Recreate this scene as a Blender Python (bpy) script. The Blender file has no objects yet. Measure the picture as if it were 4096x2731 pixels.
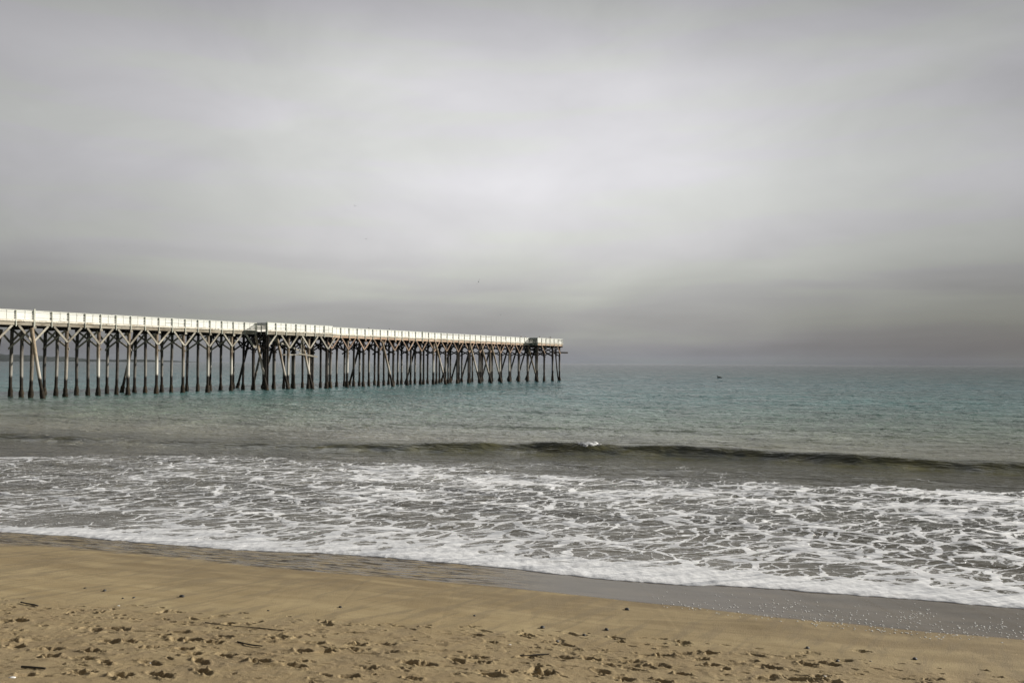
import bpy, math, random
import numpy as np
from mathutils import Vector, Matrix

random.seed(7)
rng = np.random.default_rng(11)
sc = bpy.context.scene
col = sc.collection
R = math.radians

# ------------------------------------------------------------------ camera
W, H, F = 4096.0, 2731.0, 3186.0
EYE = 4.7
PITCH, ROLL = 0.02596, 0.0046
cam_d = bpy.data.cameras.new('camera')
cam_d.sensor_width = 36.0
cam_d.lens = 36.0 * F / W
cam_d.clip_start = 0.1
cam_d.clip_end = 20000
cam = bpy.data.objects.new('camera', cam_d)
col.objects.link(cam)
CM = Matrix.Rotation(math.pi / 2 + PITCH, 3, 'X') @ Matrix.Rotation(ROLL, 3, 'Z')
cam.matrix_world = Matrix.Translation((0, 0, EYE)) @ CM.to_4x4()
sc.camera = cam

def ray(x, y):
    return CM @ Vector(((x - W / 2) / F, -(y - H / 2) / F, -1.0))
def at_z(x, y, z=0.0):
    d = ray(x, y)
    k = (z - EYE) / d.z
    return Vector((d.x * k, d.y * k, z))
def at_depth(x, y, Y):
    d = ray(x, y)
    k = Y / d.y
    return Vector((d.x * k, Y, EYE + d.z * k))

# ------------------------------------------------------------------ light
SUN_EL = R(22)
SUN_AZ = R(73)                       # clockwise from +Y (view direction)
S = Vector((math.sin(SUN_AZ) * math.cos(SUN_EL), math.cos(SUN_AZ) * math.cos(SUN_EL), math.sin(SUN_EL)))
sl = bpy.data.lights.new('sun', 'SUN')
sl.energy = 5.0
sl.angle = R(1.0)
sl.color = (1.0, 0.96, 0.885)
sun = bpy.data.objects.new('sun', sl)
col.objects.link(sun)
sun.rotation_euler = (-S).to_track_quat('-Z', 'Y').to_euler()

sc.view_settings.view_transform = 'Standard'
sc.view_settings.look = 'None'
sc.view_settings.exposure = 0.3
sc.view_settings.gamma = 1.0
sc.cycles.max_bounces = 6
sc.cycles.diffuse_bounces = 2
sc.cycles.glossy_bounces = 3
sc.cycles.volume_bounces = 0

# ------------------------------------------------------------------ node helper
class N:
    """terse node-tree builder"""
    def __init__(self, tree):
        self.t = tree
        tree.nodes.clear()
    def put(self, sock, v):
        if v is None: return
        if isinstance(v, bpy.types.NodeSocket): self.t.links.new(v, sock)
        elif hasattr(sock, 'default_value'):
            if isinstance(v, (tuple, list)) and len(v) == 3 and sock.type == 'RGBA': v = (*v, 1.0)
            sock.default_value = v
    def n(self, typ, out=0, ins=None, **props):
        nd = self.t.nodes.new(typ)
        for k, v in props.items(): setattr(nd, k, v)
        for k, v in (ins or {}).items(): self.put(nd.inputs[k], v)
        return nd if out is None else nd.outputs[out]
    def m(self, op, a, b=None, c=None, clamp=False):
        nd = self.t.nodes.new('ShaderNodeMath'); nd.operation = op; nd.use_clamp = clamp
        for i, v in enumerate((a, b, c)): self.put(nd.inputs[i], v) if v is not None else None
        return nd.outputs[0]
    def vm(self, op, a, b=None, s=None):
        nd = self.t.nodes.new('ShaderNodeVectorMath'); nd.operation = op
        self.put(nd.inputs[0], a)
        if b is not None: self.put(nd.inputs[1], b)
        if s is not None: self.put(nd.inputs[3], s)
        return nd.outputs[0]
    def mr(self, v, a, b, c=0.0, d=1.0, smooth=True):
        nd = self.t.nodes.new('ShaderNodeMapRange')
        nd.interpolation_type = 'SMOOTHSTEP' if smooth else 'LINEAR'
        for k, x in zip(('Value', 'From Min', 'From Max', 'To Min', 'To Max'), (v, a, b, c, d)): self.put(nd.inputs[k], x)
        return nd.outputs[0]
    def mix(self, f, a, b, mode='MIX'):
        nd = self.t.nodes.new('ShaderNodeMix'); nd.data_type = 'RGBA'; nd.blend_type = mode
        self.put(nd.inputs[0], f); self.put(nd.inputs[6], a); self.put(nd.inputs[7], b)
        return nd.outputs[2]
    def noise(self, v, scale, detail=3.0, rough=0.5, dist=0.0, out=0):
        return self.n('ShaderNodeTexNoise', out, {'Vector': v, 'Scale': scale, 'Detail': detail, 'Roughness': rough, 'Distortion': dist})
    def ramp(self, f, pts):
        nd = self.t.nodes.new('ShaderNodeValToRGB'); self.put(nd.inputs[0], f)
        el = nd.color_ramp.elements
        while len(el) < len(pts): el.new(0.5)
        for e, (p, c) in zip(el, pts): e.position = p; e.color = (*c, 1) if len(c) == 3 else c
        return nd.outputs[0]
    def sep(self, v):
        nd = self.t.nodes.new('ShaderNodeSeparateXYZ'); self.put(nd.inputs[0], v); return nd.outputs
    def comb(self, x, y, z=0.0):
        return self.n('ShaderNodeCombineXYZ', 0, {0: x, 1: y, 2: z})
    def mapping(self, v, scale=(1, 1, 1), rot=(0, 0, 0), loc=(0, 0, 0)):
        return self.n('ShaderNodeMapping', 0, {'Vector': v, 'Scale': scale, 'Rotation': rot, 'Location': loc})

def srgb(r, g, b):
    f = lambda c: c / 255 / 12.92 if c / 255 <= 0.04045 else ((c / 255 + 0.055) / 1.055) ** 2.4
    return (f(r), f(g), f(b))

# ------------------------------------------------------------------ world: overcast sky over a Nishita base
world = bpy.data.worlds.new('World')
sc.world = world
world.use_nodes = True
w = N(world.node_tree)
sky = w.n('ShaderNodeTexSky', 0, sky_type='NISHITA', sun_disc=False, sun_elevation=SUN_EL, sun_rotation=SUN_AZ)
bg1 = w.n('ShaderNodeBackground', 0, {'Color': sky, 'Strength': 0.08})
D = w.n('ShaderNodeTexCoord', 'Generated')
dx, dy, dz = w.sep(D)
el = w.m('MAXIMUM', dz, 0.0)
az = w.m('ARCTAN2', dx, dy)                       # 0 = out to sea
P = w.comb(az, w.m('MULTIPLY', el, 1.35), 0.0)
big = w.noise(w.mapping(P, (1, 1, 1), (0, 0, 0.5), (3.1, 1.7, 0)), 2.1, 3.0, 0.45, 0.3)
mid = w.noise(w.mapping(P, (0.8, 1.3, 1), (0, 0, -0.45), (8.0, 2.4, 0)), 5.0, 7.0, 0.58, 0.4)
band = w.noise(w.mapping(w.comb(az, w.m('MULTIPLY', el, 7.5), 0.0), (1.25, 1.5, 1), (0, 0, 0.16), (1.0, 4.0, 0)), 2.3, 3.0, 0.5, 0.3)
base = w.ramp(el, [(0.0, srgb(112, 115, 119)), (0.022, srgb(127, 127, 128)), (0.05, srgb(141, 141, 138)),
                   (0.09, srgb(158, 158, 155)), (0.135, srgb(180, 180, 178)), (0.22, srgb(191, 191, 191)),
                   (0.33, srgb(184, 184, 184)), (0.43, srgb(146, 146, 147)), (0.62, srgb(122, 123, 125)), (1.0, srgb(110, 112, 116))])  # unseen upper sky darkened to cut fill light and deepen shadows
# brighter veil straight out, duller towards the sides
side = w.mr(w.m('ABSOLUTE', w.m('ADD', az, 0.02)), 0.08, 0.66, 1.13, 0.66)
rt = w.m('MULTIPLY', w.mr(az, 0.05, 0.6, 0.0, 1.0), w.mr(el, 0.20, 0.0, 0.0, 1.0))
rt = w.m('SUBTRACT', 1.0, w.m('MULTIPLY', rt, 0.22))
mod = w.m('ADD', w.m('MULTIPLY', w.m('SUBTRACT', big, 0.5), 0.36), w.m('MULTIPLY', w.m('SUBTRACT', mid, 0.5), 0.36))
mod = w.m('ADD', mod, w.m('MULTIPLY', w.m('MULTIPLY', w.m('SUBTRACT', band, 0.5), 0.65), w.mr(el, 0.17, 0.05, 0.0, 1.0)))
side = w.m('MULTIPLY', side, w.mr(w.m('ABSOLUTE', az), 0.9, 2.2, 1.0, 0.75))  # sky behind the camera dimmed as well, to weaken the fill
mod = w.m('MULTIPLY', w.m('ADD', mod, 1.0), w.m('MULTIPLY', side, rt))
tint = w.mix(w.mr(band, 0.42, 0.6), (1.0, 0.985, 1.015), (0.995, 1.003, 0.975))
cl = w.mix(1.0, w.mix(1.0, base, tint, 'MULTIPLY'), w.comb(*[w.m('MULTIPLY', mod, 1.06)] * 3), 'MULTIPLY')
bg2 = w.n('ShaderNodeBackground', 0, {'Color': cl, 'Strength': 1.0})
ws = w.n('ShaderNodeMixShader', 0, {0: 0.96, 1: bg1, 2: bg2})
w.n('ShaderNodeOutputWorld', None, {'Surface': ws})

# ------------------------------------------------------------------ object helpers
def tag(o, label=None, cat=None, group=None, kind=None):
    if label: o['label'] = label
    if cat: o['category'] = cat
    if group: o['group'] = group
    if kind: o['kind'] = kind
    return o
def empty(name, loc=(0, 0, 0), rz=0.0):
    o = bpy.data.objects.new(name, None); col.objects.link(o)
    o.location = loc; o.rotation_euler = (0, 0, rz); o.empty_display_size = 0.1
    return o
class MB:
    def __init__(self): self.v = []; self.f = []; self.sm = []
    def add(self, vs, fs, smooth=False):
        b = len(self.v); self.v += [tuple(p) for p in vs]
        self.f += [tuple(i + b for i in f) for f in fs]; self.sm += [smooth] * len(fs)
    def box(self, x0, x1, y0, y1, z0, z1):
        vs = [(x, y, z) for z in (z0, z1) for y in (y0, y1) for x in (x0, x1)]
        self.add(vs, [(0, 2, 3, 1), (4, 5, 7, 6), (0, 1, 5, 4), (2, 6, 7, 3), (0, 4, 6, 2), (1, 3, 7, 5)])
    def beam(self, a, b, wd, ht, up=(0, 0, 1), ch=0.0):
        a, b = Vector(a), Vector(b); d = (b - a).normalized(); up = Vector(up)
        s = d.cross(up).normalized(); u = s.cross(d).normalized()
        vs = []
        for p in (a, b):
            for i, j in ((-1, -1), (1, -1), (1, 1), (-1, 1)):
                vs.append(p + s * (wd / 2 * i) + u * (ht / 2 * j))
        self.add(vs, [(0, 1, 2, 3), (7, 6, 5, 4), (0, 4, 5, 1), (1, 5, 6, 2), (2, 6, 7, 3), (3, 7, 4, 0)])
    def tube(self, pts, rads, n=10, wob=0.0, caps=True):
        pts = [Vector(p) for p in pts]; b = []
        d0 = (pts[-1] - pts[0]).normalized()
        ref = Vector((1, 0, 0)) if abs(d0.x) < 0.8 else Vector((0, 1, 0))
        s = d0.cross(ref).normalized(); u = s.cross(d0).normalized()
        vs = []
        for p, r in zip(pts, rads):
            for k in range(n):
                t = 2 * math.pi * k / n; rr = r * (1 + random.uniform(-wob, wob))
                vs.append(p + s * (math.cos(t) * rr) + u * (math.sin(t) * rr))
        fs = []
        for i in range(len(pts) - 1):
            for k in range(n):
                k2 = (k + 1) % n
                fs.append((i * n + k, i * n + k2, (i + 1) * n + k2, (i + 1) * n + k))
        self.add(vs, fs, True)
        if caps: self.add([vs[k] for k in range(n)], [tuple(reversed(range(n)))]); self.add(vs[-n:], [tuple(range(n))])
    def ball(self, c, r, n=10, m=6, wob=0.0):
        vs = [(c[0], c[1], c[2] - r[2])]
        for i in range(1, m):
            ph = -math.pi / 2 + math.pi * i / m
            for k in range(n):
                t = 2 * math.pi * k / n; q = 1 + random.uniform(-wob, wob)
                vs.append((c[0] + r[0] * math.cos(ph) * math.cos(t) * q, c[1] + r[1] * math.cos(ph) * math.sin(t) * q, c[2] + r[2] * math.sin(ph) * q))
        vs.append((c[0], c[1], c[2] + r[2]))
        fs = [(0, 1 + (k + 1) % n, 1 + k) for k in range(n)]
        for i in range(m - 2):
            for k in range(n):
                a = 1 + i * n
                fs.append((a + k, a + (k + 1) % n, a + n + (k + 1) % n, a + n + k))
        a = 1 + (m - 2) * n; t = len(vs) - 1
        fs += [(a + k, a + (k + 1) % n, t) for k in range(n)]
        self.add(vs, fs, True)
    def build(self, name, mat, parent=None):
        me = bpy.data.meshes.new(name); me.from_pydata(self.v, [], self.f); me.update()
        me.polygons.foreach_set('use_smooth', self.sm)
        o = bpy.data.objects.new(name, me); col.objects.link(o)
        if mat: me.materials.append(mat)
        if parent: o.parent = parent
        return o

def newmat(name):
    m = bpy.data.materials.new(name); m.use_nodes = True
    return m, N(m.node_tree)
def finish(t, bsdf):
    t.n('ShaderNodeOutputMaterial', None, {'Surface': bsdf})

# ------------------------------------------------------------------ numpy noise
def vnoise(x, y, seed=0):
    xi = np.floor(x).astype(np.int64); yi = np.floor(y).astype(np.int64)
    xf = x - xi; yf = y - yi
    u = xf * xf * xf * (xf * (xf * 6 - 15) + 10); v = yf * yf * yf * (yf * (yf * 6 - 15) + 10)
    def h(a, b):
        n = (a * 374761393 + b * 668265263 + seed * 1274126177) & 0xffffffff
        n = ((n ^ (n >> 13)) * 1274126177) & 0xffffffff
        n = (n ^ (n >> 16)) & 0xffffffff
        return n / 4294967295.0
    a = h(xi, yi); b = h(xi + 1, yi); c = h(xi, yi + 1); d = h(xi + 1, yi + 1)
    return (a * (1 - u) + b * u) * (1 - v) + (c * (1 - u) + d * u) * v * 1.0
def fbm(x, y, o=4, seed=0, g=0.5):
    s = 0; a = 1; t = 0
    for i in range(o):
        s = s + a * (vnoise(x * 2 ** i + 17.3 * i, y * 2 ** i - 9.1 * i, seed + i) * 2 - 1); t += a; a *= g
    return s / t
def sstep(a, b, x):
    t = np.clip((x - a) / (b - a), 0, 1); return t * t * (3 - 2 * t)

# ------------------------------------------------------------------ shore geometry
SHZ = 0.25
edge_px = [(0, 2127), (280, 2144), (595, 2174), (892, 2195), (1400, 2219), (1697, 2248), (1995, 2272), (2293, 2302),
           (2590, 2331), (2800, 2343), (3035, 2353), (3370, 2380), (3705, 2404), (4096, 2442)]
EP = [at_z(x, y, SHZ) for x, y in edge_px]
ex = np.array([p.x for p in EP]); ey = np.array([p.y for p in EP])
slope = (ey[-1] - ey[0]) / (ex[-1] - ex[0])
ex = np.concatenate([[-800.0], ex, [800.0]])
ey = np.concatenate([[ey[0] + slope * (-800 - ex[1])], ey, [ey[-1] + slope * (800 - ex[-2])]])
def edgeY(x):
    k = 0.5
    s = sum(np.interp(x + o, ex, ey) for o in (-0.8, -0.4, 0, 0.4, 0.8)) / 5
    n = 0.16 * fbm(x * 0.9, x * 0 + 3.3, 3, 5) + 0.03 * np.abs(fbm(x * 4.0, x * 0 + 1.3, 2, 8)) * 2
    return s + n
COSN = 1 / math.sqrt(1 + slope * slope)
wet_px = [(0, 2177), (255, 2190), (510, 2214), (765, 2236), (1020, 2271), (1200, 2291), (1880, 2347), (2220, 2377),
          (2560, 2415), (2800, 2442), (3035, 2481), (3370, 2511), (3705, 2551), (4096, 2583)]
WP = [at_z(x, y, SHZ + 0.08 * 1.3) for x, y in wet_px]
wxs = np.array([p.x for p in WP]); wys = np.array([p.y for p in WP])
wxs = np.concatenate([[-800.0], wxs, [800.0]]); wys = np.concatenate([[wys[0] + slope * (-800 - wxs[1])], wys, [wys[-1] + slope * (800 - wxs[-2])]])
def wetY(x):
    return np.interp(x, wxs, wys) + 0.05 * fbm(x * 0.8, x * 0 + 7.7, 3, 21)
def sandz(d):           # d = metres landward of the swash edge
    return np.where(d > 0, SHZ + 0.08 * np.minimum(d, 14) + 0.16 * np.clip(d - 14, 0, 9), np.maximum(SHZ + 0.08 * d, -4.0))
def ground(x, y):
    x = np.atleast_1d(np.float64(x)); y = np.atleast_1d(np.float64(y))
    return float(sandz((edgeY(x) - y) * COSN)[0])
def at_sand(px, py):
    z = 0.5
    for _ in range(8):
        p = at_z(px, py, z); z = ground(p.x, p.y)
    return at_z(px, py, z)

def grid_mesh(name, X, Y, Z, mat, attrs=None, smooth=True):
    r, c = X.shape
    me = bpy.data.meshes.new(name)
    nv = r * c; nf = (r - 1) * (c - 1)
    me.vertices.add(nv); me.loops.add(nf * 4); me.polygons.add(nf)
    co = np.stack([X.ravel(), Y.ravel(), Z.ravel()], 1).astype(np.float32)
    me.vertices.foreach_set('co', co.ravel())
    i = np.arange(r - 1)[:, None] * c + np.arange(c - 1)[None, :]
    q = np.stack([i, i + 1, i + c + 1, i + c], -1).reshape(-1, 4)
    me.loops.foreach_set('vertex_index', q.ravel().astype(np.int32))
    me.polygons.foreach_set('loop_start', (np.arange(nf) * 4).astype(np.int32))
    me.polygons.foreach_set('use_smooth', np.full(nf, smooth))
    me.update(calc_edges=True); me.validate()
    for k, a in (attrs or {}).items():
        if a.ndim == 2:
            at = me.attributes.new(k, 'FLOAT', 'POINT'); at.data.foreach_set('value', a.ravel().astype(np.float32))
        else:
            at = me.attributes.new(k, 'FLOAT_COLOR', 'POINT')
            at.data.foreach_set('color', np.concatenate([a, np.ones(a.shape[:2] + (1,))], -1).ravel().astype(np.float32))
    me.materials.append(mat)
    o = bpy.data.objects.new(name, me); col.objects.link(o)
    return o

# ------------------------------------------------------------------ sand material
m_sand, t = newmat('sand')
pos = t.n('ShaderNodeNewGeometry', 'Position')
wet = t.n('ShaderNodeAttribute', 'Fac', attribute_name='wet')      # 1 under the last wash
damp = t.n('ShaderNodeAttribute', 'Fac', attribute_name='damp')
along = t.mapping(pos, (1, 1, 1), (0, 0, 0.27))
st = t.noise(t.mapping(along, (0.35, 1.6, 1)), 1.4, 4, 0.55, 0.6)
st2 = t.noise(t.mapping(along, (0.5, 2.2, 1)), 4.5, 4, 0.6, 0.4)
fine = t.noise(pos, 55, 3, 0.6)
grain = t.noise(pos, 260, 2, 0.6)
dry = t.mix(t.mr(st, 0.3, 0.7), (0.330, 0.250, 0.128), (0.430, 0.338, 0.185))
dry = t.mix(t.mr(st2, 0.52, 0.72, 0.0, 0.45), dry, (0.250, 0.200, 0.120))
dampc = t.mix(t.mr(st, 0.35, 0.7), (0.225, 0.168, 0.088), (0.370, 0.288, 0.155))
tramp = t.n('ShaderNodeAttribute', 'Fac', attribute_name='tramp')
diag = t.noise(t.mapping(t.mapping(pos, (1, 1, 1), (0, 0, R(-58))), (0.45, 2.6, 1)), 1.5, 5, 0.6, 0.5)
c = t.mix(damp, dry, dampc)
c = t.mix(t.m('MULTIPLY', t.mr(diag, 0.46, 0.64), 0.60), c, (0.205, 0.162, 0.098))
c = t.mix(t.m('MULTIPLY', tramp, t.mr(st2, 0.25, 0.7, 0.70, 0.25)), c, (0.250, 0.182, 0.100))
c = t.mix(t.mr(grain, 0.35, 0.75, 0.0, 0.35), c, (0.12, 0.09, 0.06))
c = t.mix(t.mr(fine, 0.3, 0.75, 0.0, 0.22), c, (0.42, 0.33, 0.21))
px_, py_, pz_ = t.sep(pos)
# dark streaks painted in for the pier's reflection; pale ones for drier sand
smask = t.mr(px_, 1.6, -1.6)
sk = t.noise(t.mapping(along, (0.55, 3.6, 1)), 2.6, 5, 0.65, 0.8)
sm = t.m('MULTIPLY', t.mr(sk, 0.47, 0.54), smask)
sy = t.m('MULTIPLY', t.mr(t.noise(t.mapping(along, (0.45, 4.0, 1), (0, 0, 0), (3, 5, 0)), 3.4, 5, 0.65, 0.8), 0.50, 0.56), smask)
wc = t.mix(t.mr(st, 0.3, 0.7), (0.078, 0.058, 0.037), (0.125, 0.096, 0.064))
wc = t.mix(t.m('MULTIPLY', sm, 0.85), wc, (0.032, 0.026, 0.018))
wc = t.mix(t.m('MULTIPLY', sy, 0.7), wc, (0.36, 0.29, 0.18))
c = t.mix(wet, c, wc)
rough = t.m('ADD', t.mr(wet, 0, 1, 0.88, 0.13, False), t.m('MULTIPLY', damp, -0.12))
bh = t.m('ADD', t.m('MULTIPLY', fine, 0.010), t.m('MULTIPLY', grain, 0.0035))
bh = t.m('MULTIPLY', bh, t.mr(wet, 0, 1, 1.0, 0.03, False))
bh = t.m('ADD', bh, t.m('MULTIPLY', t.m('MULTIPLY', sk, wet), 0.003))
bp = t.n('ShaderNodeBump', 0, {'Strength': 0.9, 'Distance': 1.0, 'Height': bh})
streak_mask = t.m('MULTIPLY', wet, t.m('MAXIMUM', sm, sy))
rough = t.m('ADD', rough, t.m('MULTIPLY', streak_mask, 0.5))
spec = t.m('MULTIPLY', t.mr(wet, 0, 1, 0.15, 0.22, False), t.m('SUBTRACT', 1.0, t.m('MULTIPLY', streak_mask, 0.8)))
b = t.n('ShaderNodeBsdfPrincipled', 0, {'Base Color': c, 'Roughness': rough, 'Normal': bp, 'Specular IOR Level': spec})
finish(t, b)

# ------------------------------------------------------------------ beach (one sheet, with real footprints)
def axis(lo, hi, step, far_lo, far_hi, g=1.16):
    a = list(np.arange(lo, hi + 1e-6, step)); s = step
    x = lo
    pre = []
    while x > far_lo: s *= g; x -= s; pre.append(x)
    s = step; x = hi; post = []
    while x < far_hi: s *= g; x += s; post.append(x)
    return np.array(pre[::-1] + a + post)
gx = axis(-9.4, 9.4, 0.0145, -700, 700)
gy = axis(8.9, 16.2, 0.0145, -300, 90)
BX, BY = np.meshgrid(gx, gy)
dE = (edgeY(gx)[None, :] - BY) * COSN
BZ = sandz(dE)
wl = wetY(gx)[None, :]
dW = (wl - BY) * COSN                       # landward of the wash limit
damp_a = 1 - sstep(0.5, 3.2, dW + 0.6 * fbm(BX * 0.5, BY * 1.2, 3, 33))
wet_a = 1 - sstep(-0.03, 0.07, dW)
# gentle undulation of the smooth sand, little ridges
BZ = BZ + np.where(dW > 0, 1, 0.15) * (0.012 * fbm(BX * 0.8, BY * 1.6, 3, 41)) * sstep(-1, 1, dW + 0.5)
# trampled zone limit
tl_px = [(0, 2385), (600, 2420), (1200, 2465), (1800, 2500), (2400, 2530), (3000, 2585), (3500, 2640), (4096, 2690)]
TP = [at_sand(x, y) for x, y in tl_px]
txs = np.array([p.x for p in TP]); tys = np.array([p.y for p in TP])
def trampY(x): return np.interp(x, txs, tys)
tr = sstep(-0.15, 0.9, (trampY(gx)[None, :] - BY) + 0.5 * fbm(BX * 0.7, BY * 0.9, 3, 51)) * sstep(5.0, 3.0, np.abs(BY - 11.0))
BZ = BZ + tr * (0.012 * fbm(BX * 2.2, BY * 2.6, 4, 61) + 0.022 * np.clip(fbm(BX * 7, BY * 11, 3, 71) - 0.22, 0, 1) - 0.05 * np.clip(fbm(BX * 3.2, BY * 8, 4, 75) - 0.36, 0, 1) + 0.003 * fbm(BX * 22, BY * 22, 2, 77))
pr = np.random.default_rng(5)
prints = []
def add_print(x, y, a, L=0.15, Wd=0.055, dep=0.035):
    prints.append((x, y, a, L, Wd, dep))
# walking tracks: heading mostly along the shore
for k in range(12):
    x = pr.uniform(-9.5, 9); y = pr.uniform(9.0, trampY(x) - 0.35 + 0.25)
    a = math.atan(slope) + pr.normal(0, 0.16) + (math.pi if pr.random() < 0.5 else 0)
    n = int(pr.integers(6, 16)); sgn = 1
    for j in range(n):
        a += pr.normal(0, 0.05)
        x += math.cos(a) * pr.uniform(0.6, 0.75); y += math.sin(a) * 0.68
        if y > trampY(x) - 0.05 or y < 8.6: continue
        if pr.random() < 0.15: continue
        add_print(x - math.sin(a) * 0.08 * sgn, y + math.cos(a) * 0.08 * sgn, a + pr.normal(0, 0.2), pr.uniform(0.12, 0.17), pr.uniform(0.045, 0.065), pr.uniform(0.02, 0.05)); sgn = -sgn
for k in range(70):
    x = pr.uniform(-9.5, 9.5)
    y = trampY(x) - abs(pr.normal(0, 1)) * 1.6 - 0.1
    if y < 8.6: continue
    if pr.random() < sstep(-2.0, 9.0, np.float64(x)) * 0.75: continue
    add_print(x, y, pr.normal(math.atan(slope), 0.7), pr.uniform(0.07, 0.16), pr.uniform(0.03, 0.07), pr.uniform(0.015, 0.05))
# the largest marks, placed where they lie on the beach
for (px, py, dep) in [(20, 2480, .05), (80, 2478, .05), (470, 2515, .055), (380, 2520, .05), (30, 2560, .06), (60, 2582, .04), (200, 2595, .05), (360, 2602, .05),
                      (200, 2622, .05), (430, 2565, .05), (520, 2565, .04), (590, 2590, .04), (330, 2632, .04), (420, 2650, .05), (640, 2540, .05), (770, 2560, .045),
                      (850, 2568, .045), (760, 2616, .05), (800, 2645, .05), (900, 2620, .04), (1040, 2643, .07), (600, 2650, .045), (320, 2690, .055), (480, 2702, .06),
                      (640, 2700, .055), (810, 2685, .05), (1180, 2662, .06), (1210, 2602, .05), (1300, 2606, .05), (1640, 2650, .05), (1470, 2670, .04), (1690, 2655, .05),
                      (1830, 2638, .055), (1910, 2645, .055), (2190, 2692, .075), (2150, 2694, .06), (2030, 2686, .045), (2400, 2680, .05), (2110, 2625, .04), (2530, 2645, .045),
                      (3085, 2705, .05), (3160, 2716, .055), (3210, 2722, .06), (3315, 2725, .04), (3440, 2603, .03), (3240, 2613, .025), (3310, 2652, .035), (2730, 2615, .035),
                      (1970, 2700, .045), (1400, 2705, .05), (1650, 2712, .05), (2500, 2715, .05), (2650, 2722, .05), (100, 2700, .05), (1540, 2575, .03), (1110, 2555, .04)]:
    p = at_sand(px, py); add_print(p.x, p.y, pr.normal(math.atan(slope), 0.35), pr.uniform(0.12, 0.17), pr.uniform(0.055, 0.08), dep)
for k in range(650):
    x = pr.uniform(-9.5, 9.5); y = trampY(x) - abs(pr.normal(0, 1)) * 2.0
    if y < 8.9 or pr.random() < 0.75 * float(sstep(0.0, 9.0, np.float64(x))): continue
    add_print(x, y, pr.normal(math.atan(slope), 0.25), pr.uniform(0.03, 0.10), pr.uniform(0.012, 0.028), pr.uniform(0.014, 0.032))
for (x, y, a, L, Wd, dep) in prints:
    rad = L * 2.4
    i0, i1 = np.searchsorted(gx, [x - rad, x + rad]); j0, j1 = np.searchsorted(gy, [y - rad, y + rad])
    if i1 - i0 < 3 or j1 - j0 < 3: continue
    sx = BX[j0:j1, i0:i1] - x; sy_ = BY[j0:j1, i0:i1] - y
    ca, sa = math.cos(a), math.sin(a)
    A = (sx * ca + sy_ * sa) / L; B = (-sx * sa + sy_ * ca) / (Wd * (1 + 0.25 * np.tanh(2 * (sx * ca + sy_ * sa) / L)))
    nz = fbm(BX[j0:j1, i0:i1] * 14, BY[j0:j1, i0:i1] * 14, 3, int(abs(x * 100)) % 97)
    r = np.sqrt(A * A + B * B) * (1 + 0.35 * nz)
    nz2 = fbm(BX[j0:j1, i0:i1] * 34, BY[j0:j1, i0:i1] * 34, 2, 7)
    pit = -dep * 1.1 * (1 - sstep(0.78, 1.08, r + 0.12 * nz2)) * (0.8 + 0.5 * A * (1 if pr.random() < 0.6 else -1))
    rim = dep * 0.22 * np.exp(-((r - 1.35) / 0.3) ** 2) * (0.7 + 0.9 * nz)
    cr = dep * 0.95 * np.clip(nz + 0.5 * nz2 - 0.2, 0, 1) * (1 - sstep(1.2, 2.2, r)) * sstep(0.8, 1.2, r)
    BZ[j0:j1, i0:i1] += pit + rim + cr
beach = grid_mesh('beach', BX, BY, BZ, m_sand, {'wet': wet_a, 'damp': damp_a, 'tramp': tr})
tag(beach, kind='structure')

# ------------------------------------------------------------------ water
m_water, t = newmat('sea_water')
pos = t.n('ShaderNodeNewGeometry', 'Position')
dens = t.n('ShaderNodeAttribute', 'Fac', attribute_name='foam')
body = t.n('ShaderNodeAttribute', 'Color', attribute_name='body')
chop = t.n('ShaderNodeAttribute', 'Fac', attribute_name='chop')
rp = t.mapping(pos, (1, 1, 1), (0, 0, 0.27))
wv = t.noise(t.mapping(rp, (0.5, 0.9, 1)), 0.9, 2, 0.5, out=1)
dis = t.vm('SCALE', t.vm('SUBTRACT', wv, (0.5, 0.5, 0.5)), s=1.3)
wv2 = t.noise(rp, 5.5, 3, 0.6, out=1)
dis2 = t.vm('SCALE', t.vm('SUBTRACT', wv2, (0.5, 0.5, 0.5)), s=0.20)
q1 = t.vm('ADD', t.vm('ADD', rp, dis), dis2)
q1 = t.mapping(t.mapping(q1, (1, 1, 0), (0, 0, R(-52))), (0.60, 1.30, 0.0))
flat = lambda v, s, l=(0, 0, 0): t.n('ShaderNodeTexVoronoi', 'Distance', {'Vector': t.mapping(v, (1, 1, 0), (0, 0, 0), l), 'Scale': s, 'Randomness': 1.0}, feature='DISTANCE_TO_EDGE', voronoi_dimensions='2D')
e1 = flat(q1, 0.95)
e2 = flat(q1, 2.1, (4, 2, 0))
e3 = flat(q1, 6.5, (1, 7, 0))
pn = t.noise(t.mapping(rp, (0.30, 0.55, 1), (0, 0, 0), (5, 1, 0)), 0.75, 4, 0.6)         # patchiness
fn = t.noise(rp, 9.0, 4, 0.65)
fs2 = t.noise(t.mapping(t.mapping(rp, (1, 1, 0), (0, 0, R(-40))), (0.35, 2.4, 0.0)), 1.5, 5, 0.60, 0.9)
patch = t.mr(pn, 0.35, 0.66, 0.10, 1.90, False)
th = t.m('MULTIPLY', dens, t.m('ADD', t.m('MULTIPLY', patch, 0.34), 0.0))
th = t.m('ADD', th, t.m('MULTIPLY', t.mr(dens, 0.75, 1.2), 0.5))
f1 = t.m('ADD', e1, t.m('MULTIPLY', t.m('SUBTRACT', fn, 0.5), 0.11))
k1 = t.mr(t.m('SUBTRACT', t.m('MULTIPLY', th, 0.50), f1), -0.01, 0.018)
f2 = t.m('ADD', e2, t.m('MULTIPLY', t.m('SUBTRACT', fn, 0.5), 0.14))
k2 = t.mr(t.m('SUBTRACT', t.m('MULTIPLY', th, 0.42), f2), -0.01, 0.025)
f3 = t.m('ADD', e3, t.m('MULTIPLY', t.m('SUBTRACT', fn, 0.5), 0.25))
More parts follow.
